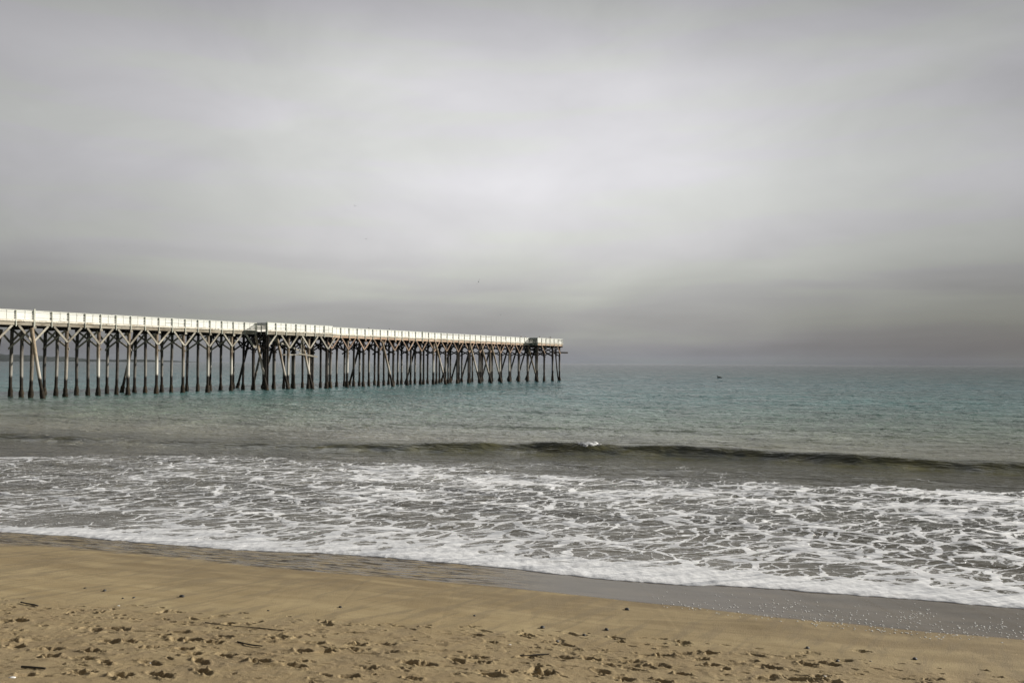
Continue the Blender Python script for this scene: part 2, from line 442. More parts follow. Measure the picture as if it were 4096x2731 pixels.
k3 = t.mr(t.m('SUBTRACT', t.m('SUBTRACT', t.m('MULTIPLY', th, 0.55), 0.05), f3), -0.02, 0.05)
foam = t.m('MAXIMUM', k1, t.m('MULTIPLY', k2, 0.85))
foam = t.m('MAXIMUM', foam, t.m('MULTIPLY', k3, 0.38))
foam = t.m('MULTIPLY', foam, t.mr(dens, 0.02, 0.12), clamp=True)
# ripples at several sizes
r1 = t.noise(t.mapping(rp, (0.45, 1.25, 1)), 0.8, 4, 0.62, 0.3)
r2 = t.noise(t.mapping(rp, (0.6, 1.5, 1)), 3.2, 4, 0.6, 0.2)
r3 = t.noise(t.mapping(rp, (0.5, 1.0, 1), (0, 0, 0.5)), 0.22, 2, 0.5)
r4 = t.noise(t.mapping(rp, (0.35, 1.0, 1), (0, 0, 0.2)), 0.16, 3, 0.6)
hh = t.m('ADD', t.m('MULTIPLY', r1, 0.62), t.m('MULTIPLY', r2, 0.13))
hh = t.m('ADD', hh, t.m('MULTIPLY', r3, 0.9))
hh = t.m('ADD', hh, t.m('MULTIPLY', r4, 1.3))
hh = t.m('MULTIPLY', hh, chop)
hf = t.m('MULTIPLY', foam, t.m('ADD', 0.012, t.m('MULTIPLY', fn, 0.014)))
hh = t.m('ADD', hh, hf)
bp = t.n('ShaderNodeBump', 0, {'Strength': 1.0, 'Distance': 1.0, 'Height': hh})
wb = t.n('ShaderNodeBsdfPrincipled', 0, {'Base Color': body, 'Roughness': 0.07, 'IOR': 1.33, 'Normal': bp})
fb = t.n('ShaderNodeBsdfPrincipled', 0, {'Base Color': t.mix(t.m('MULTIPLY', t.mr(fs2, 0.30, 0.62), t.mr(fn, 0.2, 0.5, 0.6, 1.0)), (0.50, 0.51, 0.53), (0.84, 0.84, 0.84)), 'Roughness': 0.75, 'Normal': bp, 'Specular IOR Level': 0.2})
ws_ = t.n('ShaderNodeMixShader', 0, {0: t.m('MULTIPLY', foam, 0.95), 1: wb, 2: fb})
finish(t, ws_)

q = [-0.5, -0.2, -0.08]
v = -0.04
while v < 0.5: q.append(v); v += 0.012
while v < 3: q.append(v); v += 0.035
while v < 19: q.append(v); v += 0.08
while v < 28: q.append(v); v += 0.055
st_ = 0.10
while v < 3000:
    q.append(v); v += st_
    st_ = 0.10 if v < 45 else (0.16 if v < 110 else (0.30 if v < 200 else st_ * 1.012 if st_ < 3 else st_ * 1.05))
q = np.array(q)
u = np.concatenate([-16 - np.geomspace(0.05, 40, 60)[::-1], np.linspace(-16, 12, 760), 12 + np.geomspace(0.05, 40, 60)])
uc = -2.0
ang = np.interp(u, [-56, -16, 12, 52], [R(-84), R(-26), R(25), R(84)])   # fan directions, from the +Y axis
U, Q = np.meshgrid(u, q)
AN = np.interp(U, u, ang)
fan = sstep(0.0, 6.0, Q)
WX = U + np.sin(AN) * Q / np.maximum(np.cos(AN), 0.12) * fan
E0 = edgeY(WX)
NB = np.interp(Q, [0, 8], [1.0, 0.0])
WY = (E0 * NB + (np.interp(WX, ex, ey)) * (1 - NB)) + Q / COSN
DQ = (WY - E0) * COSN                     # metres seaward of the swash edge
SZ = sandz(-DQ)
# mean water level with the thin tongue of the swash riding up the sand
zz = 0.26 * np.exp(-np.maximum(DQ, 0) / 4.0)
th_ = np.where(DQ < 0.0, 0.002 + DQ * 1.2, 0.040 * np.clip(DQ / 0.30, 0, 1) ** 0.7 + 0.008 + 0.006 * fbm(WX * 5, WX * 0 + 1, 2, 83))
lump = 0.012 * fbm(WX * 6, WY * 3, 3, 81) * sstep(0, 0.15, DQ) * sstep(4, 1, DQ)
near = sstep(1.2, 0.0, DQ)
zz = np.where(DQ < 1.2, (SZ + th_) * near + zz * (1 - near), zz) + lump
# breaking wave
crest_px = [(0, 1733, .26), (150, 1737, .24), (420, 1752, .15), (700, 1762, .16), (1100, 1772, .20), (1300, 1773, .24), (1500, 1772, .32), (1900, 1772, .38), (2150, 1771, .42), (2350, 1774, .48), (2500, 1779, .46), (2700, 1783, .44), (3200, 1808, .40), (3700, 1835, .34), (4096, 1855, .32)]
CP = [(at_z(x, y, a), a) for x, y, a in crest_px]
cx_ = np.array([p.x for p, a in CP]); cy_ = np.array([p.y for p, a in CP]); ca_ = np.array([a for p, a in CP])
cs = (cy_[-1] - cy_[0]) / (cx_[-1] - cx_[0])
cx_ = np.concatenate([[-300], cx_, [300]]); cy_ = np.concatenate([[cy_[0] + cs * (-300 - cx_[1])], cy_, [cy_[-1] + cs * (300 - cx_[-2])]]); ca_ = np.concatenate([[.2], ca_, [.2]])
CY = np.interp(WX, cx_, cy_) + 0.40 * fbm(WX * 0.35, WX * 0 + 2, 3, 91)
CA = 0.98 * np.interp(WX, cx_, ca_) * (1 + 0.30 * fbm(WX * 0.5, WX * 0 + 9, 4, 95))
dc = (WY - CY) * COSN
front = np.exp(-(np.minimum(dc, 0) / 0.85) ** 2); back = np.exp(-(np.maximum(dc, 0) / 2.6) ** 2)
prof = np.where(dc < 0, front, back)
trough = -0.10 * np.exp(-((dc + 2.1) / 1.3) ** 2)
zz = zz + CA * (prof + trough)
# second, lower swells further out and small chop in the surf
def swell(off, amp, wd, sd):
    d2 = dc - off + 1.4 * fbm(WX * 0.12, WX * 0, 3, sd)
    return amp * np.exp(-(d2 / wd) ** 2) * np.clip(0.5 + 0.9 * fbm(WX * 0.16, WX * 0 + 4, 3, sd + 2), 0, 1.4)
zz = zz + swell(17, 0.10, 2.5, 101) + swell(40, 0.12, 4, 111) + swell(75, 0.14, 6, 121)
zz = zz + swell(-5.5, 0.07, 0.8, 131) + swell(-9, 0.06, 0.7, 141) + swell(-12.5, 0.05, 0.5, 151)
rxx = WX * math.cos(0.27) + WY * math.sin(0.27); ryy = -WX * math.sin(0.27) + WY * math.cos(0.27)
ch = sstep(1.5, 6, DQ) * sstep(160, 60, DQ)
zz = zz + ch * (0.035 * fbm(rxx * 0.35, ryy * 0.9, 4, 161, 0.6) + 0.012 * fbm(rxx * 1.5, ryy * 3.2, 2, 171))
k60 = sstep(6, 30, DQ - 12) 
zz = zz + (1 - 0.45 * np.exp(-((dc + 0.5) / 1.5) ** 2)) * k60 * (
    sstep(230, 110, DQ) * 0.085 * fbm(rxx * 0.8, ryy * 1.25, 4, 401, 0.66) +
    sstep(600, 250, DQ) * 0.11 * fbm(rxx * 0.22, ryy * 0.40, 4, 411, 0.66) +
    sstep(60, 200, DQ) * sstep(1500, 900, DQ) * 0.22 * fbm(rxx * 0.05, ryy * 0.11, 3, 421, 0.6))
# foam amount
back_px = [(0, 1822), (500, 1820), (900, 1818), (1300, 1835), (1750, 1868), (1900, 1855), (2150, 1890), (2400, 1905), (2700, 1905), (3000, 1925), (3500, 1940), (4096, 1958)]
FP = [at_z(x, y, 0) for x, y in back_px]
fx_ = np.array([p.x for p in FP]); fy_ = np.array([p.y for p in FP])
fs = (fy_[-1] - fy_[0]) / (fx_[-1] - fx_[0])
fx_ = np.concatenate([[-300], fx_, [300]]); fy_ = np.concatenate([[fy_[0] + fs * (-300 - fx_[1])], fy_, [fy_[-1] + fs * (300 - fx_[-2])]])
FB = (np.interp(WX, fx_, fy_) - WY) * COSN + 1.2 * fbm(WX * 0.5, WY * 0.5, 4, 181)     # >0: inside the foam
width = np.maximum((np.interp(WX, fx_, fy_) - E0) * COSN, 1)
s_ = np.clip(DQ / width, 0, 1)
dn = np.interp(s_, [0, 0.07, 0.14, 0.22, 0.45, 0.7, 0.85, 1.0], [1.6, 1.10, 0.88, 0.70, 0.56, 0.60, 0.74, 0.62])
dn = dn + 0.45 * fbm(WX * 0.22, WY * 0.22, 3, 191) * sstep(0.08, 0.3, s_)
left = sstep(-3, -13, WX)
dn = dn * (1 - 0.42 * left * sstep(0.01, 0.06, s_)) * (1 - 0.12 * sstep(0.02, 0.1, s_))
foam_a = np.clip(dn, 0.12, 2) * sstep(0.0, 0.9, FB)
foam_a = np.where(DQ < 0.10, 2.0, foam_a)
# scattered scraps between the foam and the wave, and the spilling crest
foam_a = np.maximum(foam_a, 0.26 * np.clip(fbm(WX * 0.6, WY * 0.5, 4, 201) - 0.22, 0, 1) * 3 * sstep(-4.5, -1.0, FB) * sstep(1, -0.5, FB) * sstep(-6, 0, WX))
pc = at_z(2365, 1785, 0.4)
spill = np.exp(-((WX - pc.x) / 0.40) ** 2) * np.exp(-((dc + 0.22) / 0.22) ** 2)
spn = fbm(WX * 5, WY * 5, 3, 211)
spl = sstep(0.30, 0.5, spill + 0.7 * spn * (spill > 0.05))
foam_a = np.maximum(foam_a, 1.1 * spl)
zz = zz + 0.07 * spl * (0.6 + spn)
# body colour of the water: sandy shallows, olive in the wave, green then teal offshore
def lerp3(xp, cs_, x):
    return np.stack([np.interp(x, xp, [c_[k] for c_ in cs_]) for k in range(3)], -1)
far = DQ + 4.0 * fbm(WX * 0.03, WY * 0.02, 3, 221) * sstep(10, 40, DQ)
far = np.maximum(far, 0)
body_c = lerp3([0, 8, 18, 24, 30, 45, 80, 160, 500, 3000],
               [(.110, .096, .066), (.072, .065, .045), (.080, .074, .050), (.085, .083, .050), (.190, .188, .138),
                (.150, .195, .150), (.080, .180, .170), (.056, .152, .168), (.040, .095, .098), (.014, .016, .017)], far)
face = np.exp(-((dc + 0.85) / 0.85) ** 2) * sstep(0.05, 0.3, CA)
olive = np.stack([0.082 + 0.05 * fbm(WX * 1.0, WY * 1.5, 4, 231), 0.080 + 0.04 * fbm(WX * 1.0, WY * 1.5, 4, 231), 0.044 + 0.01 * fbm(WX, WY, 3, 235) + 0 * WX], -1)
body_c = body_c * (1 - face[..., None]) + olive * face[..., None]
blot = fbm(WX * 0.25, WY * 0.18, 4, 241)
body_c = body_c * (1 + 0.40 * blot)[..., None]
chop_a = (1 - 0.25 * face) * np.interp(DQ, [0, 2, 8, 20, 30, 60, 200, 3000], [0.0, 0.15, 0.55, 0.60, 0.55, 0.9, 1.3, 0.7]) 
water = grid_mesh('sea', WX, WY, zz, m_water, {'foam': foam_a, 'body': np.clip(body_c, 0, 1), 'chop': chop_a})
tag(water, kind='structure')

# lacy bubbles stranded on the wet sand at the right
m_bub, t = newmat('foam_bubble')
finish(t, t.n('ShaderNodeBsdfPrincipled', 0, {'Base Color': (0.78, 0.78, 0.74, 1), 'Roughness': 0.35}))
mb = MB()
br = random.Random(3)
cl_c = [(br.uniform(2750, 4150), br.uniform(0.35, 1.0)) for _ in range(26)]
cnt = 0
while cnt < 520:
    if br.random() < 0.75:
        cx0, fr = br.choice(cl_c); px = cx0 + br.gauss(0, 55); fr = fr + br.gauss(0, 0.13)
    else:
        px = br.uniform(2600, 4150); fr = br.uniform(0.1, 1.0) ** 0.6
    if fr > 1.02 or fr < 0.05 or px < 2550: continue
    yw = np.interp(px, [a for a, b_ in wet_px], [b_ for a, b_ in wet_px]); ye = np.interp(px, [a for a, b_ in edge_px], [b_ for a, b_ in edge_px])
    p = at_sand(px, ye + (yw - ye) * fr)
    r = br.uniform(0.005, 0.013) * (1.3 if br.random() < 0.12 else 1)
    mb.ball((p.x, p.y, p.z + 0.002), (r * br.uniform(1, 1.7), r * 1.2, r * 0.55), 7, 4, 0.12)
    cnt += 1
tag(mb.build('foam_flecks', m_bub), 'white foam bubbles scattered on the wet grey sand at the right', 'foam', kind='stuff')

# ------------------------------------------------------------------ far headland in the haze
m_hill, t = newmat('hill_scrub')
pos = t.n('ShaderNodeNewGeometry', 'Position')
finish(t, t.n('ShaderNodeBsdfDiffuse', 0, {'Color': t.mix(t.noise(pos, 0.03, 4, 0.6), (0.035, 0.045, 0.04), (0.075, 0.080, 0.075))}))
hp = [(-260, 1380), (-120, 1388), (0, 1419), (60, 1418), (130, 1421), (200, 1429), (240, 1425), (290, 1430), (320, 1437), (400, 1436), (480, 1439), (560, 1437), (640, 1441), (720, 1445), (780, 1448)]
HY = 2700.0
hx = []; hz = []
for a, b_ in hp:
    p = at_depth(a, b_, HY); hx.append(p.x); hz.append(p.z)
nx = 260; xx = np.linspace(hx[0], hx[-1], nx); prz = np.interp(xx, hx, hz) + 1.6 * fbm(xx / 18, xx * 0, 4, 301)
prz[-1] = -1
ny = 12; vv = np.linspace(-1, 1, ny)
HX, VV = np.meshgrid(xx, vv)
HYY = HY + VV * 150
HZ = np.maximum(prz, -1)[None, :] * (1 - np.abs(VV) ** 2.2) + 1.2 * fbm(HX / 30, HYY / 20, 3, 307) * (1 - VV ** 2) - 0.5
tag(grid_mesh('hills', HX, HYY, HZ, m_hill), kind='structure')

# ------------------------------------------------------------------ wood materials
def wood(name, c0, c1, cstain, tide=False, lime=0.0, grain_axis=(1, 1, 14), rnd=0.35, rough=0.85, spots=0.0, spec=0.25):
    m, t = newmat(name)
    tc = t.n('ShaderNodeTexCoord', 'Object')
    pos = t.n('ShaderNodeNewGeometry', 'Position')
    rd = t.n('ShaderNodeObjectInfo', 'Random')
    off = t.comb(t.m('MULTIPLY', rd, 37.0), t.m('MULTIPLY', rd, 11.0), t.m('MULTIPLY', rd, 5.0))
    v_ = t.vm('ADD', tc, off)
    g1 = t.noise(t.mapping(v_, (6 / grain_axis[0], 6 / grain_axis[1], 6 / grain_axis[2])), 1.6, 5, 0.65, 0.5)
    g2 = t.noise(v_, 0.55, 3, 0.6)
    c = t.mix(t.mr(g1, 0.3, 0.7), c0, c1)
    c = t.mix(t.mr(g2, 0.42, 0.68, 0.0, 0.8), c, cstain)
    if spots:
        sp = t.noise(v_, 3.5, 4, 0.7)
        c = t.mix(t.mr(sp, 0.60, 0.68, 0.0, spots), c, (0.02, 0.016, 0.012))
    _, _, z = t.sep(pos)
    if lime:
        zn = t.m('ADD', z, t.m('MULTIPLY', t.m('SUBTRACT', g1, 0.5), 2.6))
        lm = t.m('MULTIPLY', t.mr(zn, 5.6, 4.2), t.mr(rd, 0.15, 0.6, 0.25, 1.0))
        c = t.mix(t.m('MULTIPLY', lm, lime), c, (0.56, 0.53, 0.47))
    if tide:
        tl = t.m('ADD', 2.15, t.m('MULTIPLY', rd, 0.55))
        zt = t.m('ADD', z, t.m('MULTIPLY', t.m('SUBTRACT', g1, 0.5), 1.1))
        c = t.mix(t.mr(t.m('SUBTRACT', tl, zt), -0.15, 0.2), c, (0.022, 0.018, 0.013))
        wn = t.noise(v_, 5.0, 4, 0.7)
        c = t.mix(t.m('MULTIPLY', t.mr(t.m('SUBTRACT', 1.9, zt), 0.0, 0.6), t.mr(wn, 0.52, 0.66, 0.0, 0.6)), c, (0.13, 0.09, 0.045))
    c = t.mix(1.0, c, t.comb(*[t.mr(rd, 0, 1, 1 - rnd, 1 + rnd * 0.4, False)] * 3), 'MULTIPLY')
    bp = t.n('ShaderNodeBump', 0, {'Strength': 0.6, 'Distance': 0.02, 'Height': g1})
    finish(t, t.n('ShaderNodeBsdfPrincipled', 0, {'Base Color': c, 'Roughness': rough, 'Normal': bp, 'Specular IOR Level': spec}))
    return m
M = {}
M['pile_pale'] = wood('weathered_pile', (0.11, 0.078, 0.052), (0.34, 0.28, 0.21), (0.07, 0.046, 0.032), True, 0.85, (1, 1, 5), 0.45)
M['pile_grey'] = wood('grey_pile', (0.05, 0.042, 0.034), (0.17, 0.155, 0.135), (0.035, 0.028, 0.022), True, 0.30, (1, 1, 6), 0.5)
M['pile_dark'] = wood('creosote_pile', (0.020, 0.014, 0.010), (0.075, 0.055, 0.040), (0.012, 0.009, 0.007), True, 0.30, (1, 1, 6), 0.5)
M['batter'] = wood('leaning_pile', (0.22, 0.16, 0.10), (0.42, 0.35, 0.26), (0.15, 0.10, 0.06), True, 0.6, (1, 1, 5), 0.3)
M['crust'] = wood('mussel_crust', (0.010, 0.008, 0.006), (0.060, 0.042, 0.022), (0.02, 0.016, 0.01), False, 0, (3, 3, 3), 0.4)
M['grey_wood'] = wood('grey_timber', (0.28, 0.255, 0.21), (0.52, 0.48, 0.40), (0.20, 0.17, 0.13), False, 0, (14, 1, 1), 0.3)
M['red_wood'] = wood('brown_timber', (0.24, 0.155, 0.105), (0.44, 0.32, 0.235), (0.20, 0.125, 0.085), False, 0, (14, 1, 1), 0.3)
M['fascia'] = wood('grey_fascia', (0.26, 0.22, 0.165), (0.46, 0.42, 0.34), (0.19, 0.155, 0.11), False, 0, (20, 1, 1), 0.2, 0.85, 0.6)
M['fascia2'] = wood('brown_fascia', (0.36, 0.235, 0.155), (0.62, 0.50, 0.38), (0.42, 0.26, 0.16), False, 0, (20, 1, 1), 0.2, 0.85, 0.6)
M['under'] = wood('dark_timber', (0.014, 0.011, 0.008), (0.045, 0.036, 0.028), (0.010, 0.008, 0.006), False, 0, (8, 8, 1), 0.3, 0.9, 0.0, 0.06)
M['post'] = wood('grey_post', (0.46, 0.47, 0.40), (0.62, 0.62, 0.54), (0.34, 0.34, 0.28), False, 0, (1, 1, 8), 0.3)
M['curb'] = wood('plank_ends', (0.62, 0.56, 0.44), (0.86, 0.82, 0.72), (0.46, 0.38, 0.27), False, 0, (3, 1, 1), 0.1, 0.85, 0.9)
M['white'] = wood('white_board', (0.80, 0.79, 0.72), (0.90, 0.89, 0.83), (0.78, 0.76, 0.68), False, 0, (16, 1, 1), 0.08, 0.7, 0.45)
M['deck'] = wood('deck_plank', (0.25, 0.22, 0.18), (0.40, 0.36, 0.30), (0.2, 0.17, 0.13), False, 0, (1, 8, 1), 0.1)
M['side_shade'] = wood('shade_toned_side', (0.10, 0.12, 0.10), (0.18, 0.20, 0.17), (0.07, 0.08, 0.07), False, 0, (8, 8, 1), 0.2)  # shade on the bump-out sides painted into the board colour

def plain(name, c, rough=0.7, metal=0.0):
    m, t = newmat(name)
    v_ = t.n('ShaderNodeTexCoord', 'Object')
    n_ = t.noise(v_, 12, 3, 0.6)
    cc = t.mix(t.mr(n_, 0.3, 0.7), tuple(x * 0.8 for x in c), tuple(min(1, x * 1.15) for x in c))
    finish(t, t.n('ShaderNodeBsdfPrincipled', 0, {'Base Color': cc, 'Roughness': rough, 'Metallic': metal}))
    return m

# ------------------------------------------------------------------ pier
THX = 2002.0 / F
ct = 1 / math.sqrt(1 + THX * THX); st = THX * ct
SP = 4.244
P0 = at_z(262, 1587, 0)
pier = empty('pier', (P0.x, P0.y, 0), math.atan2(ct, st))
tag(pier, 'long wooden pier on tall piles with white board railing, running out to sea', 'pier')
I0, I1 = -4, 30
YF, YM, YB = 0.0, 2.5, 4.9            # pile rows (local y, inland = away from camera)
FACE = -0.34
DZ = 9.40
pr2 = random.Random(17)
def parent_local(o): o.parent = pier; return o

def pile_mb(x, y, top=8.5, r=0.2, lean=(0, 0), crook=0.05):
    mb = MB(); zs = [-2.5, -0.5, 0.8, 2.2, 3.8, 5.4, 7.0, top]
    ph = pr2.uniform(0, 6.28)
    pts = []; rd = []
    for z in zs:
        k = (z + 2.5) / (top + 2.5)
        w_ = crook * math.sin(ph + z * 0.55)
        pts.append((x + lean[0] * (1 - k) + w_, y + lean[1] * (1 - k) + w_ * 0.6, z)); rd.append(r * (0.92 + 0.12 * k + pr2.uniform(-0.03, 0.03)))
    mb.tube(pts, rd, 10, 0.02)
    return mb, pts
def crust_mb(pts, r):
    mb = MB(); a, b_ = Vector(pts[1]), Vector(pts[2])
    d = (b_ - a) / (b_.z - a.z)
    zs = [-0.8, -0.3, 0.0, 0.25, 0.5, 0.75, 0.95, 1.1 + pr2.uniform(-0.1, 0.25)]
    rr = [1.3, 1.42, 1.5, 1.52, 1.42, 1.36, 1.2, 0.98]
    mb.tube([a + d * (z - a.z) for z in zs], [r * k * pr2.uniform(0.94, 1.08) for k in rr], 10, 0.12)
    return mb
far_piles = MB()
def put_pile(x, y, mat, r=0.2, lean=(0, 0), name='pile', top=8.5, stuff=False):
    mb, pts = pile_mb(x, y, top, r, lean)
    if stuff:
        far_piles.add(mb.v, mb.f, True); c_ = crust_mb(pts, r); far_piles.add(c_.v, c_.f, True); return
    o = mb.build(name, mat, pier)
    crust_mb(pts, r).build('mussel_crust', M['crust'], o)
    return o

knee_stuff = MB(); xb_count = 0
for i in range(I0, I1 + 1):
    X = i * SP
    plat1 = 7.0 < i < 10.6
    plat2 = i >= 27
    pale = i < 7
    mf = M['pile_pale'] if pale else M['pile_dark']
    mat_b = M['grey_wood'] if i < 10.5 else M['red_wood']
    # three piles of the bent
    put_pile(X, YF, M['pile_pale'] if i < 7 or pr2.random() < 0.25 else mf, 0.215 if pale else 0.225)
    put_pile(X + pr2.uniform(-.15, .15), YM, M['pile_grey'] if pale else mf, 0.20)
    put_pile(X + pr2.uniform(-.15, .15), YB, M['pile_grey'] if pale else mf, 0.20, stuff=(i > 24))
    # cap beam
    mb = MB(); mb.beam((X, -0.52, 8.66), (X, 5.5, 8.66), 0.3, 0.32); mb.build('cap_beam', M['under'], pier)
    mb = MB(); mb.box(X - 0.17, X + 0.17, -0.62 - (0 if not (plat1 or plat2) else 0), -0.5, 8.52, 8.84); mb.build('cap_end', mat_b, pier)
    # transverse X bracing
    mb = MB(); mb.beam((X + 0.24, 5.1, 8.45), (X + 0.24, -0.25, 6.1), 0.09, 0.24); mb.build('cross_brace', M['grey_wood'] if pale else M['under'], pier)
    mb = MB(); mb.beam((X - 0.24, -0.1, 8.45), (X - 0.24, 5.2, 6.1), 0.09, 0.24); mb.build('cross_brace', M['grey_wood'] if pale else M['under'], pier)
    # longitudinal knee braces on the near face (skipped where the bump-outs hide them) and on the far one
    if not (plat1 or plat2):
        for s in (-1, 1):
            mb = MB(); jz = pr2.uniform(-0.12, 0.12)
            mb.beam((X + s * 0.04, -0.29, 6.9 + jz), (X + s * 1.75, -0.29, 8.9), 0.13, 0.24); mb.build('knee_brace', mat_b, pier)
    for s in (-1, 1):
        mb = MB(); mb.beam((X + s * 0.04, 5.16, 6.9), (X + s * 1.75, 5.16, 8.9), 0.13, 0.24)
        if i <= 8: mb.build('knee_brace', mat_b if i < 7 else M['under'], pier)
        else: knee_stuff.add(mb.v, mb.f)
    if i > 5:
        for s in (-1, 1):
            knee_stuff.beam((X + s * 0.04, 2.72, 6.8), (X + s * 1.6, 2.72, 8.8), 0.12, 0.22)
o = far_piles.build('pile', M['pile_dark'], pier); tag(o, kind='stuff')
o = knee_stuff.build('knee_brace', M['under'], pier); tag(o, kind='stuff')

def i_of(x, w_=0.0):      # bent number whose near-face line (pushed out by w_) is at image x
    lo, hi = -5.0, 34.0
    for _ in range(40):
        md = (lo + hi) / 2
        pX = P0.x + md * SP * st + w_ * ct; pY = P0.y + md * SP * ct - w_ * st
        if W / 2 + F * pX / pY < x: lo = md
        else: hi = md
    return (lo + hi) / 2
# leaning batter piles
for ft, in [(126,), (1023,), (1092,), (1190,), (1528,), (1742,), (1880,), (1925,), (1966,), (2112,)]:
    ii = i_of(ft, 0.5); wout = 0.5
    if 1080 < ft < 1200: wout = 1.4
    put_pile(ii * SP, -wout, M['batter'], 0.2, (0, -3.6), 'batter_pile', 8.6)
for ft in [8, 540, 1000, 1060, 1100, 1444, 1668, 1808, 1846, 1886, 1966, 2036, 2072, 2108, 2143]:
    ii = i_of(ft, -4.9)
    put_pile(ii * SP, 5.1, M['pile_pale'] if ft < 1000 else M['pile_dark'], 0.2, (0, 3.7), 'batter_pile', 8.5)

# deck, stringers, fascia
xa, xb = (I0 - 0.3) * SP, 30.12 * SP
for y in (0.35, 1.7, 3.0, 4.4, 5.3):
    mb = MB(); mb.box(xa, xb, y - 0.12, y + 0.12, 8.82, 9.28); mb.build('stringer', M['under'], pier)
mb = MB()
x = xa
while x < xb:
    wv_ = 0.28
    e0 = FACE + pr2.uniform(-0.10, 0.02); e1 = 5.75 + pr2.uniform(-0.05, 0.1)
    mb.box(x, x + wv_ - 0.015, e0, e1, 9.29, 9.375 + pr2.uniform(0, 0.012)); x += wv_
mb.build('deck', M['deck'], pier)
P1 = (7.08, 10.45, 2.35); P2 = (27.05, 30.1, 2.5)

def fascia(x0, x1, y, mats, parent=None):
    """outer timber below the planks plus the pale broken line of plank ends above it"""
    x = x0
    while x < x1 - 0.01:
        nx_ = min(x1, (math.floor(x / (SP / 2) + 1e-6) + 1) * SP / 2)
        if x1 - nx_ < 0.4: nx_ = x1
        f = MB(); dz_ = pr2.uniform(-0.015, 0.015); f.box(x + 0.012, nx_ - 0.012, y, y + 0.14, 8.93 + dz_, 9.285)
        f.build('fascia', mats(x / SP), pier)
        x = nx_
def curb(x0, x1, y):
    f = MB(); x = x0
    while x < x1:
        w_ = pr2.uniform(0.25, 0.9); w_ = min(w_, x1 - x)
        f.box(x, x + w_ - 0.006, y - 0.03 + pr2.uniform(-0.03, 0.02), y + 0.2, 9.385, 9.60 + pr2.uniform(-0.03, 0.03)); x += w_
    f.build('curb', M['curb'], pier)
fm = lambda i: M['fascia'] if i < 10.4 else M['fascia2']
fascia(xa, P1[0] * SP, FACE - 0.06, fm); fascia(P1[1] * SP, P2[0] * SP, FACE - 0.06, fm)
fascia(P1[0] * SP, P1[1] * SP, FACE - P1[2] - 0.06, fm); fascia(P2[0] * SP, P2[1] * SP, FACE - P2[2] - 0.06, fm)
curb(xa, P1[0] * SP, FACE - 0.12); curb(P1[1] * SP, P2[0] * SP, FACE - 0.12)
curb(P1[0] * SP, P1[1] * SP, FACE - P1[2] - 0.12); curb(P2[0] * SP, P2[1] * SP, FACE - P2[2] - 0.12)
f = MB(); f.box(xa, xb, 5.62, 5.76, 8.93, 9.285); f.build('fascia', M['under'], pier)

# railings
RB = [9.69 + 0.212 * k for k in range(5)]
batten_all = MB()
def railing(x0, x1, y, posts=True, top=10.80, out=-1, gaps=(), label=None, solid=1.0):
    rt_ = MB(); 
    for k, z in enumerate(RB[:4]):
        x = x0
        while x < x1 - 0.05:
            L_ = min(pr2.choice([SP, SP, SP * 1.5]), x1 - x)
            jz = pr2.uniform(-0.012, 0.012)
            if pr2.random() < 0.03: x += L_; continue
            rt_.box(x + 0.006, x + L_ - 0.006, y - 0.02, y + 0.02, z + jz, z + 0.165 + jz); x += L_
    rl = rt_.build('railing', M['white'], pier)
    if label: rl['label'] = label
    h = MB(); h.box(x0, x1, y - 0.02, y + 0.02, RB[4], top - 0.052); h.box(x0 - 0.03, x1 + 0.03, y - 0.09, y + 0.09, top - 0.05, top); h.build('handrail', M['white'], rl)
    if posts:
        x = math.ceil(x0 / (SP / 2) - 1e-6) * SP / 2; xs = []
        while x <= x1 + 0.01: xs.append(x); x += SP / 2
        for x in xs:
            p_ = MB(); yy = y + out * 0.115
            p_.box(x - 0.042, x + 0.042, yy - 0.06, yy + 0.06, 8.80 + pr2.uniform(-0.04, 0.04), top - 0.06)
            if out < 0: p_.box(x - 0.11, x + 0.0, yy - 0.10, yy - 0.02, 9.38, 9.56)
            p_.build('rail_post', M['post'], rl)
            batten_all.box(x + SP / 4 - 0.015, x + SP / 4 + 0.015, y - 0.045, y - 0.022, 9.62, top - 0.07)
    return rl
railing(xa, (-1 - 0.02) * SP, FACE)
railing((-1 + 0.02) * SP, P1[0] * SP - 0.1, FACE)
railing(P1[0] * SP + 0.05, P1[1] * SP, FACE - P1[2], top=10.84)
railing(P1[1] * SP + 0.1, 17.0 * SP, FACE); railing(17.03 * SP, 24.4 * SP, FACE); railing(24.43 * SP, P2[0] * SP - 0.1, FACE)
railing(P2[0] * SP + 0.05, P2[1] * SP, FACE - P2[2])
b_ = batten_all.build('rail_batten', M['post'], pier); tag(b_, kind='stuff')
# taller posts that interrupt the boards
for i, zt in ((-1, 10.98), (17.015, 10.95), (7.08 + 0.0, 10.95)):
    mb = MB(); yy = FACE - 0.1 if i != 7.08 else FACE - P1[2] - 0.12
    mb.beam((i * SP, yy, 8.7), (i * SP, yy, zt), 0.17, 0.17, (0, 1, 0)); mb.build('tall_post', M['post'], pier)
# far railing (seen only in slivers): boards, and its posts as one part
railing(xa, xb, 5.5, posts=False, top=10.78)
mb = MB(); x = xa + 0.2
while x < xb: mb.box(x - 0.06, x + 0.06, 5.53, 5.65, 9.0, 10.7); x += SP / 2
tag(mb.build('rail_post', M['post'], pier), kind='stuff')
